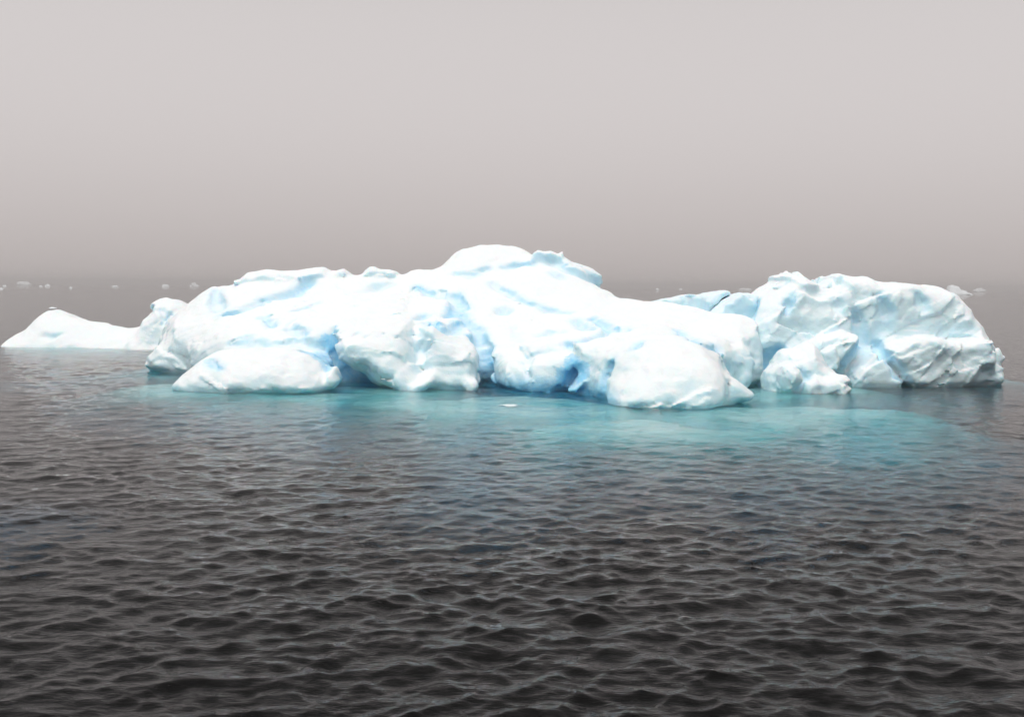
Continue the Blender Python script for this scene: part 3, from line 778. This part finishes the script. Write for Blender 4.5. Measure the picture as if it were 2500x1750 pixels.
def build_shelf():
    G = Field((-35, 22, -7.4), (25, 75, 0.0), 0.24)
    X, Y = G.ax[0][:, None], G.ax[1][None, :]
    z = np.full((G.n[0], G.n[1]), -8.5, np.float32)
    rg = np.random.default_rng(5)
    wob = 0.26 * noise3((G.n[0], G.n[1], 4), 4.0 / G.vox, rg)[:, :, 0] + 0.16 * noise3((G.n[0], G.n[1], 4), 1.6 / G.vox, rg)[:, :, 0]
    for u, v, top, ru, rv in [
        (445, 940, -0.1, 2.8, 2.0), (560, 955, -0.5, 3.0, 2.0), (760, 965, -0.9, 4.0, 3.0), (950, 978, -0.9, 3.5, 3.2), (1120, 985, -0.7, 3.2, 3.0), (1240, 992, -0.6, 2.8, 2.6),
        (1380, 1000, -0.6, 3.4, 2.6), (1560, 1030, -0.9, 4.2, 2.6), (1700, 1045, -1.0, 4.2, 2.6), (1880, 1010, -0.7, 4.0, 4.5), (1980, 1000, -0.6, 3.5, 4.0), (2090, 1000, -0.8, 3.0, 3.6), (2180, 995, -1.4, 2.0, 2.2),
        (120, 848, -0.4, 4.5, 1.6), (250, 849, -0.3, 4.5, 1.8), (350, 851, -0.3, 3.5, 2.0), (1400, 920, -0.55, 11, 4.5), (800, 900, -0.6, 8, 4), (1000, 952, -0.5, 3, 2), (1250, 972, -0.45, 3, 2), (870, 945, -0.6, 2.5, 2), (2100, 915, -1.2, 6, 3), (1950, 952, -0.4, 4, 3), (2070, 952, -0.6, 2.6, 2.5), (1850, 962, -0.4, 3, 3)]:
        q = at_water(u, v)
        d = np.sqrt(((X - q[0]) / ru) ** 2 + ((Y - q[1]) / rv) ** 2)
        d = d * (1 + wob) + 0.15 * wob
        z = smin(-z, -(top - 4.0 * np.clip(d - 0.3, 0, None) ** 1.25), 0.6) * -1
    G.F = np.maximum((G.ax[2][None, None, :] - z[:, :, None] - 0.55) * 0.7, -7.0 - G.ax[2][None, None, :]).astype(np.float32)
    G.roughen([(5.0, 0.7), (2.4, 0.4), (1.2, 0.18), (0.7, 0.08)], 77)
    cap = 0.42 + 0.22 * noise3((G.n[0], G.n[1], 4), 2.0 / G.vox, rg)[:, :, 0] + 0.12 * noise3((G.n[0], G.n[1], 4), 0.8 / G.vox, rg)[:, :, 0]
    G.F = np.maximum(G.F, G.ax[2][None, None, :] + np.maximum(cap, 0.16)[:, :, None]).astype(np.float32)
    return G
tag(field_object('submerged_shelf', build_shelf(), ICE_DEEP, berg), 'turquoise foot of the ice seen under the water')

chunk = tag(field_object('ice_chunk', build_chunk(), ICE_RIGHT), 'small pointed white ice chunk floating in front of the faceted right-hand block', 'ice chunk')

# ------------------------------------------------------------------ far ice
def outline_object(name, px, D, mat, thick, seed, cells=26):
    q = np.array([at(u, v, D) for u, v in px])
    w, h = np.ptp(q[:, 0]), np.ptp(q[:, 2])
    vox = max(w / 44, h / 12)
    tk = thick * w
    G = Field((q[:, 0].min() - 3 * vox, D - tk - 3 * vox, q[:, 2].min() - 3 * vox), (q[:, 0].max() + 3 * vox, D + tk + q[:, 2].max() + 3 * vox, q[:, 2].max() + 3 * vox), vox)
    G.pillow(px, D, tk, tk, R=max(h * 0.3, vox * 1.6), k=0.0, lean=1.0, p=2.6)
    G.roughen([(w * 0.2, vox * 0.35), (w * 0.08, vox * 0.2)], seed)
    return field_object(name, G, mat)

def far_dist(u, v):
    return float(at_water(u, v)[1])

def lump(u, v, w, h, seed):
    rng = random.Random(seed)
    pts = [(u - w / 2, v + h * .25)]
    for i in range(7):
        t = (i + .5) / 7
        e = math.sin(math.pi * t) ** 0.6
        pts.append((u - w / 2 + w * t, v - h * e * rng.uniform(.6, 1.1)))
    pts += [(u + w / 2, v + h * .25), (u + w * .3, v + h * .6), (u - w * .3, v + h * .6)]
    return pts

FAR = [
    ([(2312, 722), (2314, 706), (2316, 698), (2322, 695), (2330, 697), (2336, 699), (2340, 706), (2348, 708), (2354, 710), (2362, 715), (2374, 719), (2368, 723), (2330, 724)], (2345, 719.5), 'distant iceberg with a squared tower and low tongue behind the faceted block'),
    ([(43, 696), (44, 690), (50, 687), (58, 688), (66, 687), (70, 691), (75, 693), (74, 697)], (58, 695), 'pale green flat-topped distant iceberg near the left edge'),
    (lump(404, 699, 18, 6, 1), (404, 700), 'small white distant floe left of the pair above the tail knob'),
    (lump(473, 690, 13, 7, 2), (473, 692.5), 'faint upper ice lump of the stack of floes nearest the left slope'),
    (lump(479, 698, 14, 4, 3), (479, 699), 'low white floe just below the faint lump nearest the left slope'),
    (lump(465, 698, 6, 3, 4), (465, 698.5), 'tiny floe touching the left side of the low white floe near the left slope'),
    (lump(116, 698, 13, 4, 5), (116, 699), 'small distant floe right of the pale green flat-topped iceberg'),
    (lump(100, 699, 8, 3, 6), (100, 699.5), 'tiny floe between the pale green iceberg and its right-hand neighbour'),
    (lump(11, 698.5, 10, 3, 7), (11, 699.5), 'small distant floe left of the pale green flat-topped iceberg'),
    (lump(4, 705, 8, 3, 8), (4, 706), 'small floe cut by the left edge of the picture'),
    (lump(173, 703, 7, 3, 9), (173, 704), 'lone speck of white ice on the sea above the tail'),
    (lump(281, 699.5, 16, 2.5, 10), (281, 700.5), 'thin flat sliver of ice far off above the dip of the tail'),
    (lump(129, 752.5, 18, 3, 11), (129, 755), 'white floe just behind the top of the tail'),
    (lump(2391, 703, 28, 7, 15), (2391, 708.6), 'faint hazy iceberg at the far right horizon'),
    (lump(2352, 702, 16, 4, 16), (2352, 708), 'very faint low iceberg behind the squared tower'),
    (lump(1820, 694, 34, 4, 17), (1820, 704.5), 'faint long iceberg on the horizon above the tilted slabs'),
    (lump(1851, 705, 8, 2.5, 18), (1851, 707), 'small floe right above the shorter tilted slab'),
    (lump(1662, 705, 9, 3, 19), (1662, 707), 'right one of the two tiny floes above the longer tilted slab'),
    (lump(1605, 707, 9, 3, 20), (1605, 709), 'left one of the two tiny floes above the longer tilted slab'),
    (lump(550, 697, 12, 2.5, 21), (550, 698.5), 'thin floe just left of the crest of the left slope'),
]
for i, (px, wlp, label) in enumerate(FAR):
    D = min(far_dist(*wlp), 1500.0)
    d0, d1 = ray(wlp[0], 600), ray(wlp[0], 800)          # picture row of the water surface at that distance
    row = 600 + 200 * (d0[2] + CAM[2] / D) / (d0[2] - d1[2])
    vb = max(q[1] for q in px)
    px = [(u, v + (max(row + 1.5 - vb, 0) if D >= 1400 else 0)) for u, v in px]
    o = outline_object('distant_iceberg' if i < 2 or i in (13, 14, 15) else 'ice_floe', px, D, ICE_FAR, 0.35, 40 + i)
    tag(o, label, 'iceberg' if o.name.startswith('dist') else 'ice floe', 'floating ice far off')

# pale growler awash in front of the blue wall
tag(outline_object('growler', [(1216, 994), (1226, 989), (1240, 987), (1258, 988), (1268, 993), (1262, 1002), (1222, 1002)], 36.72, ICE_FAR, 0.35, 90),
    'small pale lump of ice awash in the turquoise water before the blue wall', 'ice chunk')

# ------------------------------------------------------------------ haze
hz, n, l = new_mat('sea_haze')
out = n.new('ShaderNodeOutputMaterial')
pv = n.new('ShaderNodeVolumePrincipled')
pv.inputs['Color'].default_value = (0.86, 0.835, 0.83, 1)
pv.inputs['Density'].default_value = 0.0009
l.new(pv.outputs[0], out.inputs['Volume'])
hx, hy0, hy1, z0, z1 = 9200, -9200, 9200, -15.0, 12.0
V = np.array([(x, y, z) for z in (z0, z1) for y in (hy0, hy1) for x in (-hx, hx)])
Qh = np.array([(0, 2, 3, 1), (4, 5, 7, 6), (0, 1, 5, 4), (2, 6, 7, 3), (0, 4, 6, 2), (1, 3, 7, 5)])
tag(mesh_object('haze', V, Qh, hz, smooth=False), 'pale grey sea mist lying over the water', kind='stuff')
